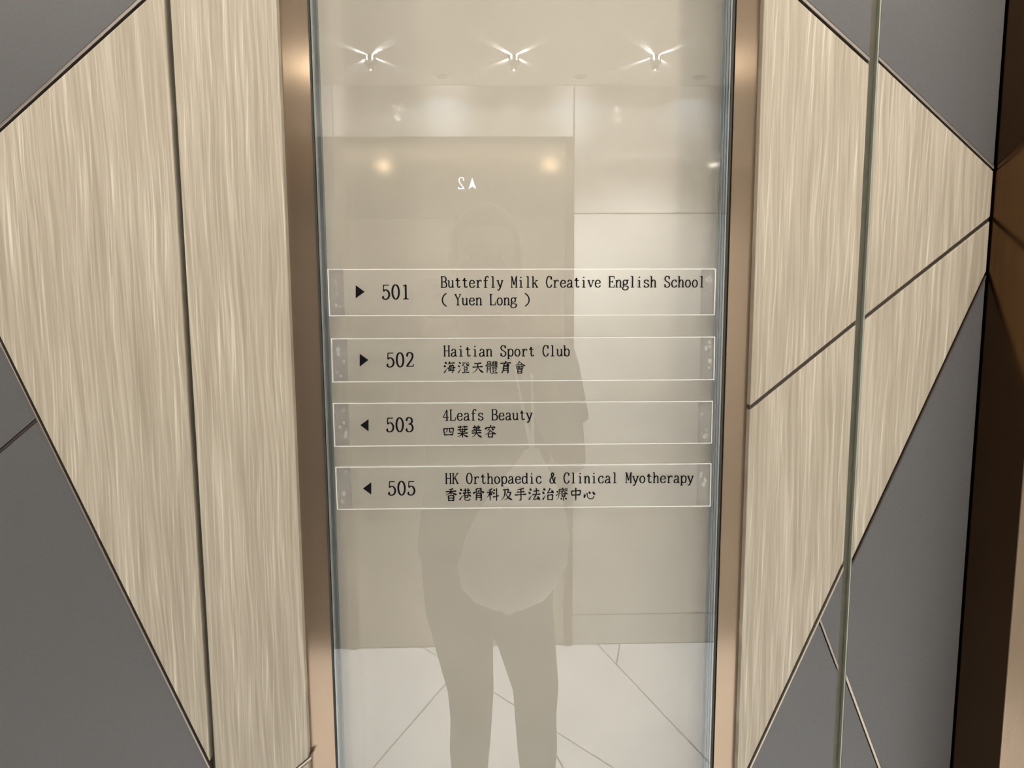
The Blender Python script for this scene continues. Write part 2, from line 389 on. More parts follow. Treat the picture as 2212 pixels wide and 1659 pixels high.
# glyphs: L straight, C curve, S thin serif, D dot; units: advance 100, capitals 160
GL = {
'B': 'L 22 3 22 157|S 6 157 50 157|S 6 3 50 3|C 46 157 70 152 82 122 72 92 46 84|S 22 84 48 84|C 46 84 76 76 90 44 78 10 46 3',
'u': 'C 22 104 22 34 30 10 48 3 64 12 76 34|L 77 104 77 3|S 4 102 24 102|S 60 102 78 102|S 76 4 94 4',
't': 'C 46 138 46 60 46 24 56 5 70 5 84 20|S 16 102 82 102|C 22 102 36 112 46 134',
'e': 'S 18 60 84 60|C 83 60 78 92 54 105 30 94 17 54 28 14 54 2 76 12 87 30',
'r': 'L 34 104 34 3|S 12 102 34 102|S 12 3 60 3|C 35 68 48 94 68 106 86 94|D 82 90 9',
'f': 'C 42 3 42 110 44 138 56 156 72 160 84 152|D 82 146 9|S 16 102 76 102|S 20 3 68 3',
'l': 'L 50 3 50 160|S 26 157 50 157|S 26 3 76 3',
'y': 'L 16 102 53 4|C 85 102 54 4 40 -28 28 -36 14 -32|S 2 102 36 102|S 66 102 98 102|D 18 -30 7',
'M': 'T 18 3 18 157|L 83 3 83 157|L 20 157 50 40|T 50 40 82 157|S 4 3 34 3|S 66 3 98 3|S 4 157 24 157|S 80 157 98 157',
'i': 'L 50 3 50 104|S 26 102 50 102|S 26 3 76 3|D 49 146 11',
'k': 'L 22 3 22 160|S 6 157 22 157|S 6 3 42 3|T 76 102 24 46|L 44 70 82 3|S 58 102 94 102|S 62 3 98 3',
'C': 'C 86 114 78 146 54 160 30 144 15 80 30 16 54 0 76 12 89 42|T 87 158 87 112',
'a': 'C 22 84 32 103 52 106 70 92 72 66|C 72 70 72 30 76 8 84 4 94 8|C 72 62 40 54 17 36 20 8 42 1 58 10 72 30|D 25 84 8',
'v': 'L 16 102 51 4|T 51 4 85 102|S 2 102 36 102|S 66 102 98 102',
'E': 'L 22 3 22 157|S 6 157 86 157|T 84 157 86 122|S 22 83 62 83|T 62 100 62 66|S 6 3 88 3|T 86 3 90 40',
'n': 'L 22 3 22 104|S 4 102 22 102|S 4 3 42 3|C 23 72 36 98 54 106 70 98 77 76|L 77 80 77 3|S 60 3 96 3',
'g': 'C 46 106 68 96 74 74 68 52 46 42 24 52 18 74 24 96 46 106|C 66 94 76 106 94 102|C 28 50 17 38 24 24 50 20 78 16 88 -4 76 -28 46 -37 18 -28 10 -8 24 14|',
's': 'C 76 82 70 100 50 106 28 98 22 80 32 64 56 54 80 38 78 14 52 1 28 10 18 30|T 77 104 77 80|T 18 2 18 30',
'h': 'L 22 3 22 160|S 4 157 22 157|S 4 3 42 3|C 23 72 36 98 54 106 70 98 77 76|L 77 80 77 3|S 60 3 96 3',
'S': 'C 80 118 74 146 50 160 26 148 18 120 32 94 56 78 80 60 84 36 74 10 50 0 26 12 16 46|T 81 158 81 116|T 16 0 16 46',
'c': 'C 80 84 72 102 52 106 28 92 16 53 28 14 52 1 74 10 87 32|D 77 82 9',
'o': 'O 50 53 34 52', 'O': 'O 50 80 38 79',
'(': 'C 88 172 48 136 28 76 44 22 88 -18', ')': 'C 12 172 52 136 72 76 56 22 12 -18',
'Y': 'L 14 157 50 80|T 86 157 50 80|L 50 84 50 3|S 2 157 34 157|S 68 157 98 157|S 28 3 72 3',
'L': 'L 22 3 22 157|S 6 157 46 157|S 6 3 88 3|T 86 3 90 44',
'H': 'L 20 3 20 157|L 80 3 80 157|S 4 157 36 157|S 4 3 36 3|S 64 157 97 157|S 64 3 97 3|S 20 83 80 83',
'K': 'L 20 3 20 157|S 4 157 36 157|S 4 3 36 3|T 84 157 22 66|L 42 96 84 3|S 66 157 98 157|S 66 3 98 3',
'p': 'L 22 -36 22 104|S 4 102 22 102|S 4 -36 44 -36|C 23 76 38 102 60 106 80 90 86 53 78 14 58 1 38 8 23 28',
'd': 'L 78 3 78 160|S 60 157 78 157|S 78 3 96 3|C 77 76 62 102 40 106 21 90 15 53 22 14 42 1 62 8 77 28',
'b': 'L 22 3 22 160|S 4 157 22 157|C 23 76 38 102 60 106 80 90 86 53 78 14 58 1 38 8 23 28',
'4': 'L 66 3 66 158|T 66 158 12 46|S 12 46 92 46|S 44 3 86 3',
'&': 'C 96 10 84 2 66 34 44 86 34 122 36 150 50 160 62 146 60 118 40 92 18 66 12 34 24 8 42 1 62 14 76 46 82 84|S 66 86 98 86',
'0': 'O 50 78 34 77',
'1': 'L 54 3 54 156|T 28 138 54 156|S 26 3 82 3',
'2': 'C 20 120 30 148 50 157 72 146 80 116 66 78 40 40 17 5|L 16 7 84 7|T 84 3 87 30|D 24 120 9',
'3': 'C 20 126 30 150 50 157 72 146 78 118 68 94 42 84|C 42 84 72 78 85 44 74 12 48 0 26 8 16 30|D 24 126 9|D 21 30 9',
'5': 'L 26 152 82 152|T 28 156 24 86|C 24 86 46 101 70 90 84 52 72 14 46 0 24 8 15 28|D 21 30 9',
}
# brush characters: h even stroke, v even stroke, p tapering stroke, n stroke that swells, d dot, t flick; box 100 x 100
WATER = 'd 12 94 28 80|d 4 66 20 54|t 6 6 18 24 30 42|'
CJ = {
'hai': WATER + 'p 52 99 46 84 34 70|h 46 84 92 88|h 52 66 82 69|h 82 69 80 40 77 14 70 6|h 52 66 48 44 42 24|h 42 24 90 27|h 32 44 98 49|d 60 63 67 53|d 57 40 64 30',
'deng': WATER + 'h 40 86 58 89|p 58 89 50 72 34 58|d 42 74 50 66|p 90 94 76 82|p 98 82 84 72|n 66 97 76 76 99 60|h 52 60 82 62|h 54 48 55 34|h 53 48 81 50|h 81 50 79 34|h 54 34 79 35|d 56 27 61 14|p 80 28 73 14|h 38 6 96 10',
'tian': 'h 22 80 80 85|h 8 52 92 57|p 52 84 49 52 36 24 6 2|n 52 54 70 26 98 5',
'ti': 'h 16 96 16 70|h 16 96 40 98|h 40 98 40 70|h 28 84 40 85|h 28 84 28 70|d 7 70 4 56|h 6 68 49 70|p 49 70 44 58|h 14 56 12 4|h 14 56 40 57|h 40 57 40 8 34 4|h 14 42 38 43|h 14 28 38 29|h 54 94 56 62|h 54 93 94 95|h 94 95 92 62|h 56 78 92 79|h 56 62 92 63|h 67 100 67 62|h 81 100 80 62|h 51 51 98 54|h 59 42 60 26|h 59 42 88 43|h 88 43 86 26|h 60 27 86 28|d 61 21 66 10|p 86 21 78 9|h 47 2 98 5',
'yu': 'd 46 99 54 89|h 6 82 92 87|p 46 84 30 66|h 28 64 70 69|d 62 78 78 60|h 30 54 29 24 18 2|h 30 54 70 57|h 70 57 70 8 60 3|h 30 39 69 40|h 30 24 69 25',
'hui': 'p 50 99 36 78 3 58|n 50 97 72 74 99 60|h 34 70 66 72|h 24 58 26 36|h 24 58 78 60|h 78 60 75 36|h 26 37 75 38|h 50 59 50 38|d 35 55 42 44|p 66 55 58 44|h 32 29 33 0|h 32 29 69 30|h 69 30 67 0|h 33 16 67 17|h 33 2 67 3',
'si': 'h 10 74 17 20|h 10 74 92 79|h 92 79 84 20|h 16 23 86 25|p 38 77 37 56 25 40|h 60 77 60 48 64 45 78 48',
'ye': 'h 10 86 92 91|h 34 99 34 78|h 65 99 66 80|h 8 64 94 69|h 30 76 30 48|h 30 48 72 51|h 50 78 50 50|h 70 77 70 50|h 8 34 94 38|h 50 48 50 0|p 48 34 30 16 5 5|n 52 34 70 16 98 6',
'mei': 'd 32 99 41 88|p 68 99 58 88|h 18 82 82 86|h 24 68 76 72|h 10 54 90 59|h 50 84 50 56|h 10 36 90 41|p 50 54 46 34 30 14 8 1|n 52 38 68 16 96 1',
'rong': 'd 46 99 55 90|d 15 82 8 66|h 14 80 88 86|p 88 86 78 70|p 42 74 34 62 22 54|d 60 74 78 60|p 50 60 34 38 3 20|n 50 58 68 40 99 24|h 32 28 34 0|h 32 28 69 30|h 69 30 66 0|h 34 3 66 4',
'xiang': 'p 68 99 50 92 28 88|h 8 73 92 78|h 50 92 50 46|p 48 74 34 58 6 44|n 52 74 70 58 99 48|h 28 40 30 -2|h 28 40 72 43|h 72 43 70 -2|h 30 22 70 23|h 30 3 70 4',
'gang': WATER + 'h 38 81 90 85|h 54 99 54 62|h 75 99 74 64|h 32 61 97 66|p 52 62 44 46 28 32|n 74 64 84 46 99 34|h 48 42 75 44|h 75 44 72 28|h 50 27 72 28|h 50 42 48 12 56 4 84 4 90 16',
'gu': 'h 30 96 30 68|h 30 96 68 99|h 68 99 68 70|h 48 84 66 85|h 48 84 48 70|d 14 70 8 54|h 12 67 90 71|p 90 71 80 56|h 30 56 28 2|h 30 56 70 58|h 70 58 70 6 60 2|h 30 41 68 42|h 30 27 68 28',
'ke': 'p 46 96 30 88 10 84|h 4 65 52 70|h 29 88 28 0|p 28 66 18 42 3 26|d 32 58 46 46|d 57 90 67 78|d 54 66 64 54|h 50 28 99 40|h 80 99 80 -2',
'ji': 'p 38 88 35 52 24 22 3 2|h 20 86 66 90|h 66 90 58 64 84 68|p 84 68 72 36 50 14 26 2|n 42 58 62 24 98 3',
'shou': 'p 78 98 50 91 22 87|h 20 67 80 72|h 4 44 96 50|h 52 92 54 60 54 6 40 1',
'fa': WATER + 'h 42 74 90 79|h 66 99 66 46|h 34 46 98 51|p 64 46 52 26 40 10|h 40 9 86 14|d 76 32 94 3',
'zhi': WATER + 'p 66 98 54 74 42 61|h 42 60 86 66|d 76 80 94 58|h 46 42 48 2|h 46 42 87 45|h 87 45 84 2|h 48 6 84 7',
'liao': 'd 52 101 58 92|h 26 87 95 91|p 27 88 26 50 20 20 4 0|d 8 74 17 62|t 2 38 12 46 24 54|h 34 73 94 77|p 60 86 54 66 32 48|n 64 76 76 60 99 50|d 46 64 51 56|p 82 66 73 58|h 49 52 50 28|h 49 52 75 54|h 75 54 74 28|h 50 41 74 42|h 50 29 74 30|h 62 27 62 1 56 2|d 48 20 40 6|d 76 20 88 6',
'zhong': 'h 14 73 19 38|h 14 73 88 78|h 88 78 82 40|h 19 41 83 44|h 50 101 50 -2',
'xin': 'd 14 48 6 18|h 28 58 34 24 50 10 76 12 84 30|d 44 68 56 50|d 74 66 94 42',
}
def parse(s):
    for part in s.split('|'):
        q = part.split()
        if q:
            v = [float(a) for a in q[1:]]; yield q[0], v
def latin(V, Fc, ch, T, tv=17, th=9):
    if ch == ' ': return
    for k, v in parse(GL[ch]):
        if k == 'D': disc(V, Fc, (v[0], v[1]), v[2], T); continue
        if k == 'O': pts = ell(*v); P = sample(pts, True)
        else: pts = list(zip(v[::2], v[1::2])); P = sample(pts, k == 'C')
        if k in 'ST': wf = lambda i, n, d: th
        elif k == 'L': wf = lambda i, n, d: th + (tv - th) * min(1, abs(d.y) * 1.4)
        else: wf = lambda i, n, d: th + (tv - th) * abs(d.y)
        ribbon(V, Fc, P, wf, T)
def brush(V, Fc, key, T, wd=9.5):
    dense = 7.4 if key in ('ti', 'liao', 'hui', 'deng') else wd
    for k, v in parse(CJ[key]):
        pts = list(zip(v[::2], v[1::2]))
        if k == 'h':
            P = sample(pts, False)
            # subdivide long strokes so that the ends can swell a little
            Q = []
            for i in range(len(P) - 1):
                for j in range(5): Q.append(P[i].lerp(P[i + 1], j / 5))
            Q.append(P[-1])
            hz = abs(P[-1].x - P[0].x) > abs(P[-1].y - P[0].y)
            wf = lambda i, n, d: dense * ((1.05 if i in (0, 1) else .78 if i < n - 2 else 1.25) if hz else (1.15 if i < 2 else 1.0 if i < n - 1 else .7))
            ribbon(V, Fc, Q, wf, T)
        else:
            if len(pts) == 2: P = [Vector(pts[0]).lerp(Vector(pts[1]), j / 5) for j in range(6)]
            else: P = sample(pts, True)
            if k == 'p': wf = lambda i, n, d: dense * (1.2 - 1.0 * (i / (n - 1)) ** 1.5)
            elif k == 't': wf = lambda i, n, d: dense * (1.4 - 1.2 * i / (n - 1))
            elif k == 'n': wf = lambda i, n, d: dense * (.45 + 1.5 * (i / (n - 1)) if i / (n - 1) < .8 else 1.65 * (1.02 - (i / (n - 1))) / .22)
            else: wf = lambda i, n, d: dense * (.4 + 1.35 * math.sin(math.pi * min(1, .12 + .8 * i / (n - 1))))
            ribbon(V, Fc, P, wf, T)
YT = .0046          # front of the acrylic
def framemap(x0, y0, ax, ay, cap, units_x=100.0, units_y=160.0, yy=None):
    """photo baseline start, advance vector and capital height turned into a frame on the plate's face"""
    yy = YT - .0003 if yy is None else yy
    O = at(x0, y0, yy); A = at(x0 + ax, y0 + ay, yy) - O; U = at(x0, y0 - cap, yy) - O; U.x = 0; A.y = 0
    return O, A, U
def text_line(name, s, x0, y0, x1, y1, cap, root, tv=20, th=12):
    n = len(s); O, A, U = framemap(x0, y0, (x1 - x0), (y1 - y0), cap)
    A = A / n; V, Fc = [], []
    for i, ch in enumerate(s):
        T = lambda p, i=i: O + A * (i + p.x / 100) + U * (p.y / 160)
        latin(V, Fc, ch, T, tv, th)
    o = mesh(name, V, Fc, INK); child(o, root); return o
def brush_line(name, keys, x0, y0, pitch, slope, size, root):
    O, A, U = framemap(x0, y0, pitch * len(keys), slope * len(keys), size); A = A / len(keys); w_ = size / pitch; V, Fc = [], []
    for i, k in enumerate(keys):
        T = lambda p, i=i: O + A * (i + p.x / 100 * w_) + U * (p.y / 100)
        brush(V, Fc, k, T)
    o = mesh(name, V, Fc, INK); child(o, root); return o

def sign(corners, label, arrow, num, numbox, lines, cj=None):
    c = [at(px, py, YT) for px, py in corners]         # TL TR BR BL
    mid = sum(c, Vector()) / 4; mid.y = YG
    root = tag(empty('room_sign', mid), label, 'sign', 'acrylic room signs on the glass')
    poly = [(v.x, v.z) for v in reversed(c)]
    child(prism('acrylic_plate', poly, YT, YG - .0012, ACRYL), root)
    # polished rim catching the light all the way round
    cx, cz = sum(p[0] for p in poly) / 4, sum(p[1] for p in poly) / 4
    def inset(q, d): 
        out = q
        n = len(q)
        for i in range(n): out = clip(out, q[i], q[(i + 1) % n], d)
        return out
    inn = inset(poly, .0009)
    if len(inn) == 4:
        # match order by nearest corner
        inn = [min(inn, key=lambda r: (r[0] - p[0]) ** 2 + (r[1] - p[1]) ** 2) for p in poly]
        v = [(x, YT - .0001, z) for x, z in poly] + [(x, YT - .0001, z) for x, z in inn] + [(x, YG - .0012, z) for x, z in poly]
        f = [(i, (i + 1) % 4, (i + 1) % 4 + 4, i + 4) for i in range(4)] + [(i, i + 8, (i + 1) % 4 + 8, (i + 1) % 4) for i in range(4)]
        child(mesh('polished_rim', v, f, RIM), root)
    # tape at both ends, between plate and glass
    tw = .0135
    TLw, TRw, BRw, BLw = c
    def lerp(a, b, t): return a + (b - a) * t
    Wd = (TRw - TLw).length
    for t0, t1 in ((.004, .004 + tw / Wd * .98), (1 - tw / Wd, .997)):
        q = [lerp(BLw, BRw, t0), lerp(BLw, BRw, t1), lerp(TLw, TRw, t1), lerp(TLw, TRw, t0)]
        tp = child(prism('adhesive_tape', [(a.x, a.z) for a in q], YG - .0012, YG - .0002, TAPE), root)
        zs = [a.z for a in q]; xs = [a.x for a in q]
        for k in range(5):
            bx, bz = random.uniform(min(xs) + .003, max(xs) - .003), random.uniform(min(zs) + .005, max(zs) - .005); r = random.uniform(.0008, .0022)
            V = [(bx + r * math.cos(a) * random.uniform(.7, 1.2), YG - .0013, bz + r * 1.2 * math.sin(a)) for a in [i * math.pi / 5 for i in range(10)]]
            b = mesh('air_bubble', V, [tuple(range(10))], BUBBLE); b.parent = tp
    child(mesh('arrow', [at(*p, YT - .0003) for p in arrow], [(0, 1, 2)], INK), root)
    x0, yb, x1, cap = numbox
    text_line('room_number', num, x0, yb, x1, yb - .3, cap * 160 / 156, root, 20, 11)
    for nm, s, a in lines: text_line(nm, s, *a, root)
    if cj: brush_line('brushed_lettering', *cj, root)
    return root

sign([(707, 581), (1547, 580), (1544, 681), (711, 683)], 'clear acrylic sign for room 501, topmost of the four on the glass', [(768.3, 616), (768.3, 644.5), (787.5, 630.3)],
     '501', (823.5, 646.6, 886.5, 31.5),
     [('lettering', 'Butterfly Milk Creative English School', (951.3, 621.5, 1523.2, 620.6, 24.2)), ('lettering', '( Yuen Long )', (951.5, 659.4, 1147.2, 659.0, 24))])
sign([(715, 731), (1545, 727), (1543, 821), (718, 826)], 'clear acrylic sign for room 502, second from the top on the glass', [(777, 764.2), (777, 792), (795.7, 777.6)],
     '502', (833, 793, 896, 31),
     [('lettering', 'Haitian Sport Club', (957.6, 770, 1231.5, 769.3, 23.4))], (['hai', 'deng', 'tian', 'ti', 'yu', 'hui'], 958, 807, 30.3, -.1, 26.3))
sign([(719, 871), (1540, 866), (1538, 958), (722, 965)], 'clear acrylic sign for room 503, third from the top on the glass', [(796.2, 905.2), (796.2, 932), (778.3, 918.4)],
     '503', (832.5, 933, 895, 30.5),
     [('lettering', '4Leafs Beauty', (955.6, 908.6, 1150.8, 907, 23.4))], (['si', 'ye', 'mei', 'rong'], 956, 945.5, 30.2, -.2, 26))
sign([(724, 1009), (1537, 1001), (1535, 1094), (728, 1101)], 'clear acrylic sign for room 505, lowest of the four on the glass', [(802, 1041.7), (802, 1068.5), (783.9, 1055.2)],
     '505', (836.5, 1069.8, 899, 30),
     [('lettering', 'HK Orthopaedic & Clinical Myotherapy', (961.2, 1045.3, 1498.5, 1042.9, 23))],
     (['xiang', 'gang', 'gu', 'ke', 'ji', 'shou', 'fa', 'zhi', 'liao', 'zhong', 'xin'], 961, 1082, 29.9, -.15, 27))

# ------------------------------------------------------------------ room shell behind the camera
def mirrored(px, py, y=None, z=None):
    """point of the lobby whose image in the glass falls on a photo point (glass plane YG)"""
    d = RIGHT * (px - W / 2) + DOWN * (py - H / 2) + FWD * F
    if y is not None: t = (2 * YG - y - CAM.y) / d.y
    else: t = (z - CAM.z) / d.z
    q = CAM + d * t; return (q.x, 2 * YG - q.y, q.z)
XA, XB = XL, 1.9
# floor tiles with slanting joints
fl = tag(box('floor', (XA - .1, YB - .1, -.08), (XB + .1, .12, -.012), DARK), kind='structure')
def fp(px, py): q = mirrored(px, py, z=0); return (q[0], q[1])
rect = [(XA, YB), (XB, YB), (XB, .0), (XA, .0)]
A_ = (fp(1330, 1445), fp(1297, 1650)); B_ = (fp(1341, 1445), fp(1525, 1640)); C_ = (fp(1090, 1510), fp(1297, 1641)); E_ = (fp(960, 1480), fp(865, 1590))
g = .0055
r1, r2 = split(rect, *B_, g)
pieces = [r1]
q1, q2 = split(r2, *A_, g) ; 
left, right = (q1, q2)
for base in (q1, q2):
    cxm = sum(p[0] for p in base) / len(base)
    pieces.append(base)
# the larger western pieces get the further joints
out = []
for p in pieces:
    a = clip(p, *C_, g / 2), clip(p, C_[1], C_[0], g / 2)
    out += [q for q in a if len(q) > 2]
fin = []
for p in out:
    cx_ = sum(q[0] for q in p) / len(p)
    if cx_ < .1:
        fin += [q for q in split(p, *E_, g) if len(q) > 2]
    else: fin.append(p)
fin2 = []
for p in fin:                                   # long tiles are cut once more across
    xs = [q[0] for q in p]
    if max(xs) - min(xs) > 1.6:
        m_ = (max(xs) + min(xs)) / 2; fin2 += [q for q in split(p, (m_, -2), (m_ + .5, 0), g) if len(q) > 2]
    else: fin2.append(p)
for p in fin2: slab_h('floor_tile', p, -.012, 0, MARBLE, fl, bev=.0008)
# ceiling
ce = tag(box('ceiling', (XA - .1, YB - .1, ZC), (XB + .1, .12, ZC + .1), CEIL), kind='structure')
tag(box('wall_left', (XA - .1, YB, 0), (XA, .0, ZC), STONE), kind='structure')
tag(box('wall_right', (XB, YB, 0), (XB + .1, .0, ZC), STONE), kind='structure')
# opposite wall: lift doorway, stone right of it, panelling left of it
wb = tag(box('wall_back', (XA - .1, YB - .1, 0), (XB + .1, YB - .02, ZC), DARK), kind='structure')
lx0, lx1 = mirrored(748, 600, y=YB)[0], mirrored(1222, 600, y=YB)[0]
zt = mirrored(984, 308, y=YB)[2]; zj = mirrored(1400, 461, y=YB)[2]; zj2 = mirrored(1400, 1326, y=YB)[2]; ztr = mirrored(984, 470, y=YB)[2]
zb = mirrored(1100, 236, y=YB)[2]
def bprism(name, poly, y0, y1, m, parent, bev=.0008, uv=False):
    return prism(name, poly, y0, y1, m, parent, bev, uv)
j = .0025
for (x0, x1) in ((lx1 + .03, lx1 + 1.0), (lx1 + 1.0, XB)):
    for z0, z1 in ((0, zj2), (zj2, zj), (zj, ZC)):
        bprism('stone_tile', [(x0 + j, z0 + j), (x1 - j, z0 + j), (x1 - j, z1 - j), (x0 + j, z1 - j)], YB - .021, YB, STONE, wb)
bprism('stone_tile', [(lx0 - .03, zt + j + .02), (lx1 + .03 - j, zt + j + .02), (lx1 + .03 - j, ZC - .001), (lx0 - .03, ZC - .001)], YB - .021, YB, STONE, wb)
zq = zt + .018
bprism('stone_tile', [(XA, zq + .004), (lx0 - .034, zq + .004), (lx0 - .034, ZC - .001), (XA, ZC - .001)], YB - .021, YB, STONE, wb)
Rb = [(XA, 0), (lx0 - .034, 0), (lx0 - .034, zq), (XA, zq)]
m1, m2 = mirrored(722, 1290, y=YB), mirrored(758, 1440, y=YB)
n1, n2 = mirrored(752, 308, y=YB), mirrored(690, 480, y=YB)
for q, mm in zip(split(Rb, (lx0 - .1, ZC), (lx0 - .8, 1.1), .006), (GREY, None)):
    if mm: 
        o = bprism('grey_panel', q, YB - .021, YB, mm, wb)
    else:
        for q2_, m3 in zip(split(q, (lx0 - .8, 1.1), (lx0 - .12, 0), .006), (WOOD[1], GREY)):
            if len(q2_) > 2: bprism('wood_panel' if m3 is WOOD[1] else 'grey_panel', q2_, YB - .021, YB, m3, wb)
dr = tag(empty('door_2', ((lx0 + lx1) / 2, YB, 0)), kind='structure')
DOORM = brushed('door_bronze', (.33, .27, .20), .24, .6)
DOORM.node_tree.nodes['Principled BSDF'].inputs['Metallic'].default_value = .85
def dchild(o): return child(o, dr)
xm = (lx0 + lx1) / 2
dchild(box('door_leaf', (lx0 + .002, YB - .018, .003), (xm - .0015, YB - .004, ztr - .003), DOORM, uv=True, bev=.001))
dchild(box('door_leaf', (xm + .0015, YB - .018, .003), (lx1 - .002, YB - .004, ztr - .003), DOORM, uv=True, bev=.001))
dchild(box('transom_panel', (lx0 + .002, YB - .018, ztr), (lx1 - .002, YB + .004, zt - .002), mat('satin_transom', (.32, .26, .18), .11, 1), uv=True, bev=.001))
dchild(box('door_jamb', (lx0 - .030, YB - .019, 0), (lx0, YB + .012, zt + .016), BRONZE_D, uv=True, bev=.001))
dchild(box('door_jamb', (lx1, YB - .019, 0), (lx1 + .028, YB + .012, zt + .016), BRONZE_D, uv=True, bev=.001))
dchild(box('door_head', (lx0, YB - .019, zt), (lx1, YB + .012, zt + .016), BRONZE_D, uv=True, bev=.001))
# floor indicator let into the transom
ic = mirrored(1008, 396, y=YB + .006)
ind = tag(empty('floor_indicator', (ic[0], YB + .004, ic[2])), 'small glowing floor indicator showing an up arrow and 2 above the lift doors', 'indicator')
child(box('display_panel', (ic[0] - .075, YB + .0042, ic[2] - .032), (ic[0] + .075, YB + .006, ic[2] + .032), mat('smoked_display', (.06, .05, .035), .25), bev=.0005), ind)
V, Fc = [], []
O = Vector((ic[0] - .034, YB + .0066, ic[2] - .022)); hz = .044 / 156
# seen from the lobby (looking towards -y) x runs to the left
T = lambda p: Vector((ic[0] - .004 - (p.x - 0) * .00032, YB + .0066, ic[2] - .022 + p.y * hz))
latin(V, Fc, '2', T, 14, 14)
child(mesh('lit_number', V, Fc, LED), ind)
ax = ic[0] + .022
child(mesh('lit_arrow', [(ax, YB + .0066, ic[2] + .022), (ax + .015, YB + .0066, ic[2] - .022), (ax, YB + .0066, ic[2] - .012), (ax - .015, YB + .0066, ic[2] - .022)], [(0, 1, 2), (0, 2, 3)], LED), ind)

# ------------------------------------------------------------------ ceiling lamps
def downlight(x, y, label, r=.036, lit=True):
    root = tag(empty('downlight', (x, y, ZC)), label, 'ceiling light')
    child(lathe('trim_ring', [(r, ZC - .002), (r + .008, ZC - .003), (r + .009, ZC - .0005), (r + .009, ZC + .0002)], CHROME, loc=(x, y, 0)), root)
    if lit: child(lathe('diffuser', [(r - .001, ZC - .0042), (r - .001, ZC - .001)], LAMPW, loc=(x, y, 0)), root)
    else: child(lathe('baffle', [(r - .001, ZC - .0036), (r - .001, ZC - .001)], BLACK, loc=(x, y, 0)), root)
    return root
for px, lb in ((828, 'round white downlight, nearest the left groove of the row above the directory'), (1190, 'round white downlight, middle of the row above the directory'), (1545, 'round white downlight, rightmost of the row above the directory')):
    q = at(px, 398, 0) - CAM; t = 4.9; x = CAM.x + (q.x / q.y) * t
    downlight(x, -.36, lb)
CRY = mat('faceted_crystal', (.16, .16, .15), .35, 0)
for px, lb in ((800, 'crystal ceiling spot with a star of light, left of the three'), (1110, 'crystal ceiling spot with a star of light, middle of the three'), (1416, 'crystal ceiling spot with a star of light, right of the three')):
    x, y, z = mirrored(px, 128, z=ZC - .01)
    root = tag(empty('crystal_spotlight', (x, y, ZC)), lb, 'ceiling light', 'crystal spotlights')
    r = .022; V = [(x, y, ZC - .034)]
    for zz, rr in ((ZC - .024, r), (ZC - .016, r * .8)):
        for i in range(8): V.append((x + rr * math.cos(i * math.pi / 4 + .39), y + rr * math.sin(i * math.pi / 4 + .39), zz))
    Fc = [(0, 1 + (i + 1) % 8, 1 + i) for i in range(8)] + [(1 + i, 1 + (i + 1) % 8, 9 + (i + 1) % 8, 9 + i) for i in range(8)] + [tuple(range(9, 17))]
    child(mesh('crystal', V, Fc, CRY), root)
    for a0, a1 in ((67, 113), (127, 233), (247, 293), (307, 413)):       # posts leave four slots that throw the star
        aa = [math.radians(a0 + (a1 - a0) * i / 8) for i in range(9)]
        poly = [(x + .0185 * math.cos(a), y + .0185 * math.sin(a)) for a in aa] + [(x + .0165 * math.cos(a), y + .0165 * math.sin(a)) for a in reversed(aa)]
        child(slab_h('collar_post', poly, ZC - .0165, ZC, CRY), root)
    sp = lamp('crystal_beam', 'SPOT', (x, y, ZC - .036), POW_SPOT, (.97, .985, 1), shadow_soft_size=.004, spot_size=math.radians(108), spot_blend=.8); child(sp, root)
    sp = lamp('crystal_glow', 'SPOT', (x, y, ZC - .044), POW_GLOW, (1, .93, .8), shadow_soft_size=.0012, spot_size=math.radians(172), spot_blend=.1); child(sp, root)
    child(mesh('beam_shield', [(x + .011 * math.cos(i * math.pi / 10), y + .011 * math.sin(i * math.pi / 10), z_) for z_ in (ZC - .033, ZC - .0435) for i in range(20)], [(i, (i + 1) % 20, 20 + (i + 1) % 20, 20 + i) for i in range(20)], BLACK), root)  # added shield hiding the beam's bright point from the glass
    l = lamp('crystal_lamp', 'POINT', (x, y, ZC - .008), POW_CRYSTAL, (.95, .97, 1), shadow_soft_size=.0012); child(l, root)
for px, lb in ((960, 'cool white downlight close to the lift doors, left of three'), (1250, 'cool white downlight close to the lift doors, middle of three'), (1500, 'cool white downlight close to the lift doors, right of three')):
    q = at(px, 398, 0) - CAM; x = (q.x / q.y) * 2.95
    o = downlight(x, YB + .12, lb, .022, False)
    sp = lamp('recessed_bulb', 'SPOT', (x, YB + .12, ZC - .006), POW_WASH, (.48, .72, 1), shadow_soft_size=.004, spot_size=math.radians(150), spot_blend=.3); child(sp, o)
# added slim suspended trough, unseen, bounces soft fill light off the ceiling
lum = tag(empty('fill_uplighter', (0, -.70, ZC)), 'added long slim uplighter trough below the lobby ceiling, unseen, for soft fill light', 'ceiling light')
trough = [(-.74, ZC - .13), (-.66, ZC - .13), (-.65, ZC - .10), (-.656, ZC - .10), (-.664, ZC - .124), (-.736, ZC - .124), (-.744, ZC - .10), (-.75, ZC - .10)]
n_ = len(trough)
child(mesh('trough', [(x, y, z) for x in (-1.5, 1.5) for y, z in trough], [tuple(range(n_)), tuple(range(2 * n_ - 1, n_ - 1, -1))] + [(i, i + n_, (i + 1) % n_ + n_, (i + 1) % n_) for i in range(n_)], CEIL), lum)
for x in (-1.2, 0, 1.2):
    child(lathe('hanger', [(.002, ZC - .13), (.002, ZC)], CHROME, n=10, loc=(x, -.70, 0)), lum)
la = lamp('fill_uplight', 'AREA', (0, -.70, ZC - .105), POW_FILL, (1, .985, .96), shape='RECTANGLE', size=2.9, size_y=.06); la.rotation_euler = (math.pi, 0, 0); child(la, lum)

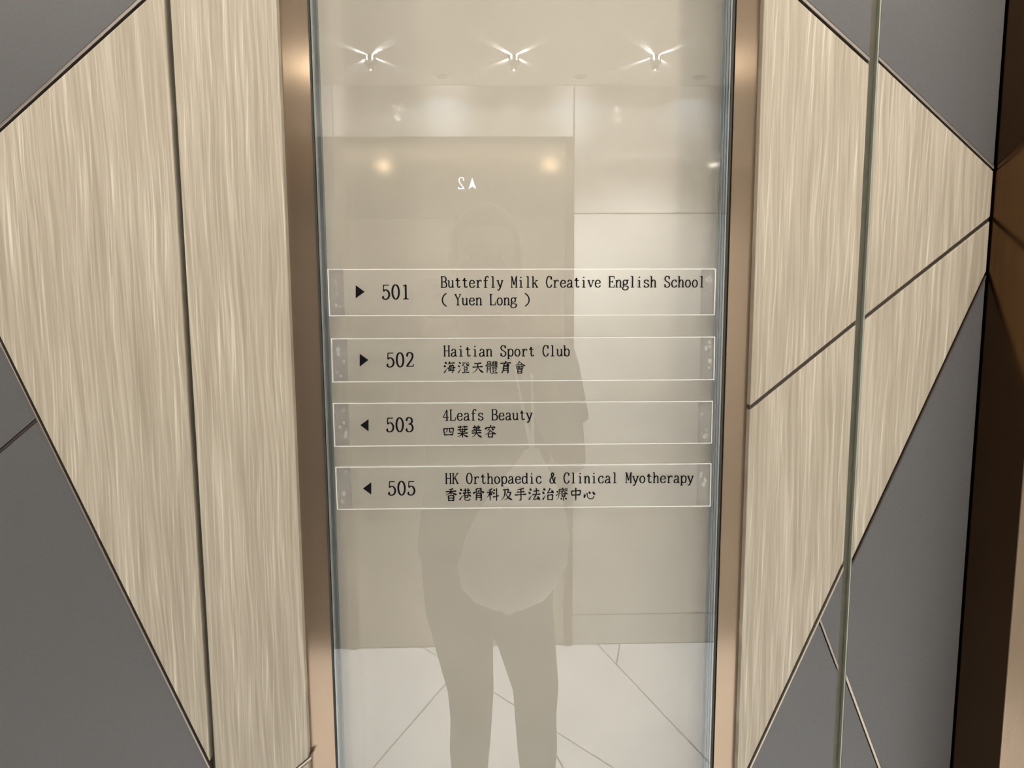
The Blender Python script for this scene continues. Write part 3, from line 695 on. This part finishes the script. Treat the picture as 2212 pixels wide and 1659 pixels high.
# ------------------------------------------------------------------ the person taking the photograph
SKIN = mat('skin', (.22, .145, .11), .6); SHIRT = speckle(mat('shirt_cloth', (.1, .1, .11), .9), (.085, .085, .095), (.12, .12, .13), 200, .3)
TROU = speckle(mat('trouser_cloth', (.09, .09, .1), .9), (.075, .075, .085), (.10, .10, .11), 150, .3)
HAIR = mat('dark_hair', (.02, .015, .012), .5); SHOE = mat('shoe_white', (.6, .6, .58), .6); LIP = mat('lips', (.45, .2, .17), .5)
EYEW = mat('eye_white', (.30, .29, .27), .4); IRIS = mat('iris', (.03, .018, .01), .15)
PVC = mat('white_plastic_bag', (.85, .85, .86), .28, 0); PVC.node_tree.nodes['Principled BSDF'].inputs['Subsurface Weight'].default_value = .0
def loft(bm, rings, n=18):
    """rings of (centre, axis u, axis v): closed tube"""
    R = []
    for c, u, v in rings:
        R.append([bm.verts.new(c + u * math.cos(2 * math.pi * i / n) + v * math.sin(2 * math.pi * i / n)) for i in range(n)])
    for a, b in zip(R, R[1:]):
        for i in range(n): bm.faces.new((a[i], a[(i + 1) % n], b[(i + 1) % n], b[i]))
    bm.faces.new(R[0][::-1]); bm.faces.new(R[-1])
def limb(bm, pts, n=14):
    """pts: list of (point, radius); rounded ends"""
    P = [Vector(p) for p, r in pts]; Rr = [r for p, r in pts]; rings = []
    d0 = (P[1] - P[0]).normalized(); up = Vector((0, 0, 1)) if abs(d0.z) < .9 else Vector((0, 1, 0))
    def axes(d):
        u = d.cross(up).normalized(); return u, d.cross(u).normalized()
    u, v = axes(d0)
    for k in (80, 50, 20): a = math.radians(k); rings.append((P[0] - d0 * Rr[0] * math.sin(a), u * Rr[0] * math.cos(a), v * Rr[0] * math.cos(a)))
    for i in range(len(P)):
        d = ((P[min(i + 1, len(P) - 1)] - P[i]).normalized() + (P[i] - P[max(i - 1, 0)]).normalized()).normalized(); u, v = axes(d)
        rings.append((P[i], u * Rr[i], v * Rr[i]))
    d1 = (P[-1] - P[-2]).normalized(); u, v = axes(d1)
    for k in (20, 50, 80): a = math.radians(k); rings.append((P[-1] + d1 * Rr[-1] * math.sin(a), u * Rr[-1] * math.cos(a), v * Rr[-1] * math.cos(a)))
    loft(bm, rings, n)
def blob(bm, c, r):
    g_ = bmesh.ops.create_uvsphere(bm, u_segments=20, v_segments=14, radius=1)
    for v in g_['verts']: v.co = Vector((v.co.x * r[0], v.co.y * r[1], v.co.z * r[2])) + Vector(c)
bm = bmesh.new(); BX, BY = -.012, -1.05
ex = Vector((1, 0, 0)); ey = Vector((0, 1, 0))
prof = [(.66, .060, .050), (.70, .125, .075), (.76, .148, .085), (.82, .154, .095), (.84, .150, .105), (.90, .158, .110), (.96, .142, .100), (1.03, .128, .092), (1.10, .133, .097), (1.18, .148, .108), (1.26, .162, .108), (1.32, .170, .092), (1.36, .140, .072), (1.395, .075, .055), (1.42, .050, .050)]
loft(bm, [(Vector((BX, BY + .01 * math.sin(z * 4), z)), ex * a, ey * b) for z, a, b in prof], 28)
limb(bm, [((BX, BY, 1.38), .050), ((BX, BY + .015, 1.47), .047)])
# head: skull, face, jaw, nose, brow, cheeks, ears
hx, hy, hzc = BX, BY + .03, 1.565
blob(bm, (hx, hy - .008, hzc + .02), (.076, .094, .098)); blob(bm, (hx, hy + .028, hzc - .045), (.058, .060, .068)); blob(bm, (hx, hy + .058, hzc - .088), (.026, .022, .020))
blob(bm, (hx, hy + .074, hzc + .022), (.045, .014, .012))
limb(bm, [((hx, hy + .082, hzc + .012), .007), ((hx, hy + .097, hzc - .022), .0105)]); blob(bm, (hx - .011, hy + .088, hzc - .026), (.008, .009, .007)); blob(bm, (hx + .011, hy + .088, hzc - .026), (.008, .009, .007))
for sx in (-1, 1):
    blob(bm, (hx + sx * .038, hy + .060, hzc - .022), (.024, .020, .020))
    blob(bm, (hx + sx * .077, hy - .004, hzc - .008), (.008, .018, .031)); blob(bm, (hx + sx * .081, hy - .010, hzc + .006), (.008, .014, .016))
blob(bm, (hx, hy + .082, hzc - .053), (.022, .010, .006)); blob(bm, (hx, hy + .080, hzc - .063), (.018, .010, .006))
# legs, leading down to the shoes
for sx, pxk, pxa in ((-1, 1018, 1022), (1, 1158, 1162)):
    k = mirrored(pxk, 1600, y=BY + .03)
    limb(bm, [((BX + sx * .075, BY, .86), .094), ((BX + sx * .076, BY, .70), .084), ((k[0], BY + .02, .50), .058), ((k[0], BY + .01, .42), .053), ((k[0] + sx * .006, BY - .02, .31), .052), ((k[0] + sx * .008, BY - .012, .16), .038), ((k[0] + sx * .008, BY - .01, .09), .036)], 18)
    fx = k[0] + sx * .012
    limb(bm, [((fx, BY - .030, .047), .036), ((fx + sx * .004, BY + .05, .042), .036), ((fx + sx * .012, BY + .12, .036), .036), ((fx + sx * .014, BY + .16, .030), .029)])
# arms bent up to the phone, held level by its two short ends
pc = Vector((-.052, -.7645, 1.474))
for sx in (-1, 1):
    sh = Vector((BX + sx * .165, BY, 1.325)); el = Vector((BX + sx * .190, BY + .105, 1.105)); wr_ = Vector((pc.x + sx * .115, -.832, 1.385))
    limb(bm, [(sh, .052), (sh.lerp(el, .5), .045), (el, .038), (el.lerp(wr_, .3), .039), (wr_, .025)], 16)
    pm = Vector((pc.x + sx * .098, -.795, 1.440))                                                 # palm
    d = (pm - wr_).normalized()
    for off in (-.022, -.008, .008, .022):
        a = wr_ + ey * off * .45; b = pm + Vector((sx * .006, off * .55, off * .75)); limb(bm, [(a, .016), (b, .013)], 10)
    # four fingers of unequal length wrap the end and lie on the back of the phone
    for q, (dz, ln) in enumerate(((.034, .058), (.015, .064), (-.004, .060), (-.021, .048))):
        kn = Vector((pc.x + sx * .096, -.788 + .001 * q, pc.z + dz - .012))
        p1 = Vector((pc.x + sx * .0905, -.766, pc.z + dz)); p2_ = Vector((pc.x + sx * .080, -.7535, pc.z + dz + .003)); p3_ = Vector((pc.x + sx * (.080 - ln * .55), -.7535, pc.z + dz + .006))
        limb(bm, [(pm + Vector((0, 0, dz * .5)), .011), (kn, .0092), (p1, .0085), (p2_, .0078), (p3_, .0066)], 10)
    # thumb leaves the side of the palm and rests on the screen
    limb(bm, [(pm + Vector((0, -.004, -.018)), .014), (Vector((pc.x + sx * .085, -.790, 1.440)), .0105), (Vector((pc.x + sx * .066, -.782, 1.452)), .0095), (Vector((pc.x + sx * .050, -.7775, 1.462)), .0078)], 10)
bmesh.ops.recalc_face_normals(bm, faces=bm.faces)
me = bpy.data.meshes.new('tmp'); bm.to_mesh(me); bm.free()
tmp = bpy.data.objects.new('tmp', me); COL.objects.link(tmp)
rm = tmp.modifiers.new('r', 'REMESH'); rm.mode = 'VOXEL'; rm.voxel_size = .0045; rm.use_smooth_shade = True
sm = tmp.modifiers.new('s', 'SMOOTH'); sm.factor = .5; sm.iterations = 3
dg = bpy.context.evaluated_depsgraph_get(); dg.update()
body = bpy.data.meshes.new_from_object(tmp.evaluated_get(dg)); body.name = 'body'
bpy.data.objects.remove(tmp)
body.materials.clear()
for m in (SKIN, SHIRT, TROU, SHOE): body.materials.append(m)
vs = body.vertices
for p in body.polygons:
    c = p.center; ax_ = abs(c.x - BX)
    if c.z < .075: k = 3
    elif c.z < .93 and c.y < BY + .16: k = 2
    elif c.z < 1.385 and (ax_ < .155 and c.y < BY + .13): k = 1
    elif 1.19 < c.z < 1.40 and ax_ >= .155 and c.y < BY + .085: k = 1
    else: k = 0
    p.material_index = k; p.use_smooth = True
person = tag(empty('person', (BX, BY, 0)), 'person in dark T-shirt and trousers holding up a phone, reflected in the glass', 'person')
bo = bpy.data.objects.new('body', body); COL.objects.link(bo); child(bo, person)
# hem and sleeves standing clear of the body
def shell(name, rings, m, th=.003):
    b_ = bmesh.new(); n = 32; R = []
    for c, u, v in rings: R.append([b_.verts.new(c + u * math.cos(2 * math.pi * i / n) * (1 + .02 * math.sin(5 * 2 * math.pi * i / n)) + v * math.sin(2 * math.pi * i / n)) for i in range(n)])
    for a, b in zip(R, R[1:]):
        for i in range(n): b_.faces.new((a[i], a[(i + 1) % n], b[(i + 1) % n], b[i]))
    bmesh.ops.recalc_face_normals(b_, faces=b_.faces)
    me_ = bpy.data.meshes.new(name); b_.to_mesh(me_); b_.free(); me_.materials.append(m)
    for p in me_.polygons: p.use_smooth = True
    o = bpy.data.objects.new(name, me_); COL.objects.link(o); s_ = o.modifiers.new('t', 'SOLIDIFY'); s_.thickness = th; return o
child(shell('shirt_body', [(Vector((BX, BY + .01 * math.sin(z * 4), z)), ex * (a + e), ey * (b + e)) for z, a, b, e in ((.855, .158, .112, .016), (.90, .158, .110, .014), (.96, .150, .104, .014), (1.03, .140, .096, .013), (1.10, .139, .099, .011), (1.18, .150, .108, .008), (1.26, .163, .109, .004))], SHIRT), person)
for sx in (-1, 1):
    sh = Vector((BX + sx * .165, BY, 1.325)); el = Vector((BX + sx * .190, BY + .105, 1.105)); d = (el - sh).normalized(); u = d.cross(ex).normalized(); v = d.cross(u)
    child(shell('shirt_sleeve', [(sh.lerp(el, t), u * r, v * r) for t, r in ((.05, .054), (.3, .056), (.62, .058))], SHIRT, .002), person)
# hair, eyes, lips
b_ = bmesh.new(); blob(b_, (hx, hy - .016, hzc + .030), (.084, .098, .101))
for v in list(b_.verts):
    if v.co.y > hy + .050 and v.co.z < hzc + .070: v.co.y = hy + .050; 
    if v.co.z < hzc - .03: v.co.z = hzc - .03 - (hzc - .03 - v.co.z) * .5
dele = [f for f in b_.faces if f.calc_center_median().y > hy + .045 and f.calc_center_median().z < hzc + .055]
bmesh.ops.delete(b_, geom=dele, context='FACES')
for v in b_.verts: v.co += Vector((1, 0, 0)) * .0015 * math.sin(v.co.x * 400 + v.co.z * 60)
me_ = bpy.data.meshes.new('hair'); b_.to_mesh(me_); b_.free(); me_.materials.append(HAIR)
for p in me_.polygons: p.use_smooth = True
ho = bpy.data.objects.new('hair', me_); COL.objects.link(ho); s_ = ho.modifiers.new('t', 'SOLIDIFY'); s_.thickness = .006; child(ho, person)
for sx in (-1, 1):
    b_ = bmesh.new(); blob(b_, (hx + sx * .031, hy + .070, hzc + .003), (.0105, .009, .0055)); me_ = bpy.data.meshes.new('eye'); b_.to_mesh(me_); b_.free(); me_.materials.append(EYEW)
    eo = bpy.data.objects.new('eye', me_); COL.objects.link(eo); child(eo, person)
    b_ = bmesh.new(); blob(b_, (hx + sx * .031, hy + .0765, hzc + .003), (.0046, .0035, .0046)); me_ = bpy.data.meshes.new('iris'); b_.to_mesh(me_); b_.free(); me_.materials.append(IRIS)
    io = bpy.data.objects.new('iris', me_); COL.objects.link(io); io.parent = eo
    b_ = bmesh.new(); limb(b_, [((hx + sx * .018, hy + .083, hzc + .022), .0028), ((hx + sx * .034, hy + .081, hzc + .026), .003), ((hx + sx * .048, hy + .070, hzc + .021), .002)], 8); me_ = bpy.data.meshes.new('eyebrow'); b_.to_mesh(me_); b_.free(); me_.materials.append(HAIR)
    eo = bpy.data.objects.new('eyebrow', me_); COL.objects.link(eo); child(eo, person)
b_ = bmesh.new(); blob(b_, (hx, hy + .0865, hzc - .0545), (.021, .007, .0042)); blob(b_, (hx, hy + .085, hzc - .0625), (.017, .007, .0045)); me_ = bpy.data.meshes.new('lips'); b_.to_mesh(me_); b_.free(); me_.materials.append(LIP)
lo = bpy.data.objects.new('lips', me_); COL.objects.link(lo); child(lo, person)
# phone
ph = tag(empty('phone', pc), 'black phone held up level in both hands of the person', 'phone')
child(box('phone_body', (pc.x - .0745, -.7683, pc.z - .0365), (pc.x + .0745, -.7607, pc.z + .0365), BLACK, bev=.003), ph)
child(box('screen', (pc.x - .0715, -.7689, pc.z - .0335), (pc.x + .0715, -.7684, pc.z + .0335), emis('lit_screen', (.55, .52, .46), .12)), ph)
child(box('camera_bump', (pc.x + .036, -.7607, pc.z + .004), (pc.x + .070, -.7588, pc.z + .034), mat('glossy_black', (.02, .02, .02), .08), bev=.001), ph)
for cx_, cz_ in ((.045, .012), (.061, .026)):
    V = [(pc.x + cx_ + r * math.cos(a), y, pc.z + cz_ + r * math.sin(a)) for r, y in ((.0062, -.7588), (.0062, -.7574), (.0045, -.7573)) for a in [i * math.pi / 8 for i in range(16)]]
    Fc = [(k * 16 + i, k * 16 + (i + 1) % 16, (k + 1) * 16 + (i + 1) % 16, (k + 1) * 16 + i) for k in range(2) for i in range(16)] + [tuple(range(32, 48))]
    child(mesh('lens', V, Fc, BLACK), ph)
# knotted plastic bag hanging from the wrist
bt = Vector((.062, -.838, 1.362)); kn = Vector(mirrored(1150, 970, y=-.83)); bb = Vector(mirrored(1098, 1150, y=-.83))
bag = tag(empty('plastic_bag', kn), 'white plastic carrier bag hanging from the wrist of the person, pleated below its knot', 'bag')
b_ = bmesh.new(); n = 56; R = []
for z_, r_, cxx in ((1.0, .012, 0), (.95, .020, .04), (.88, .034, .10), (.76, .062, .25), (.60, .090, .50), (.44, .108, .75), (.28, .115, .9), (.14, .103, 1), (.05, .075, 1), (0, .030, 1)):
    zz = kn.z - .36 + .36 * z_; cc = kn.lerp(bb, cxx); ring = []
    for i in range(n):
        a = 2 * math.pi * i / n; pl = 1 + (.20 * math.sin(7 * a + 3 * z_) + .10 * math.sin(17 * a)) * max(0, z_ - .15) ** .7
        ring.append(b_.verts.new((cc.x + r_ * pl * math.cos(a), cc.y - .0 + r_ * .42 * pl * math.sin(a), zz + .006 * math.sin(3 * a) * (1 - z_))))
    R.append(ring)
for a, b in zip(R, R[1:]):
    for i in range(n): b_.faces.new((a[i], a[(i + 1) % n], b[(i + 1) % n], b[i]))
b_.faces.new(R[0]); b_.faces.new(R[-1]); bmesh.ops.recalc_face_normals(b_, faces=b_.faces)
me_ = bpy.data.meshes.new('bag_body'); b_.to_mesh(me_); b_.free(); me_.materials.append(PVC)
for p in me_.polygons: p.use_smooth = True
o = bpy.data.objects.new('bag_body', me_); COL.objects.link(o); child(o, bag)
for sx in (-1, 1):
    b_ = bmesh.new(); limb(b_, [(kn + Vector((0, 0, -.006)), .005), (kn.lerp(bt, .5) + Vector((sx * .012, 0, 0)), .0025), (bt + Vector((sx * .020, sx * .012, .012)), .0022), (bt + Vector((sx * .004, sx * .004, .048)), .0022)], 8)
    me_ = bpy.data.meshes.new('bag_handle'); b_.to_mesh(me_); b_.free(); me_.materials.append(PVC); o = bpy.data.objects.new('bag_handle', me_); COL.objects.link(o); child(o, bag)
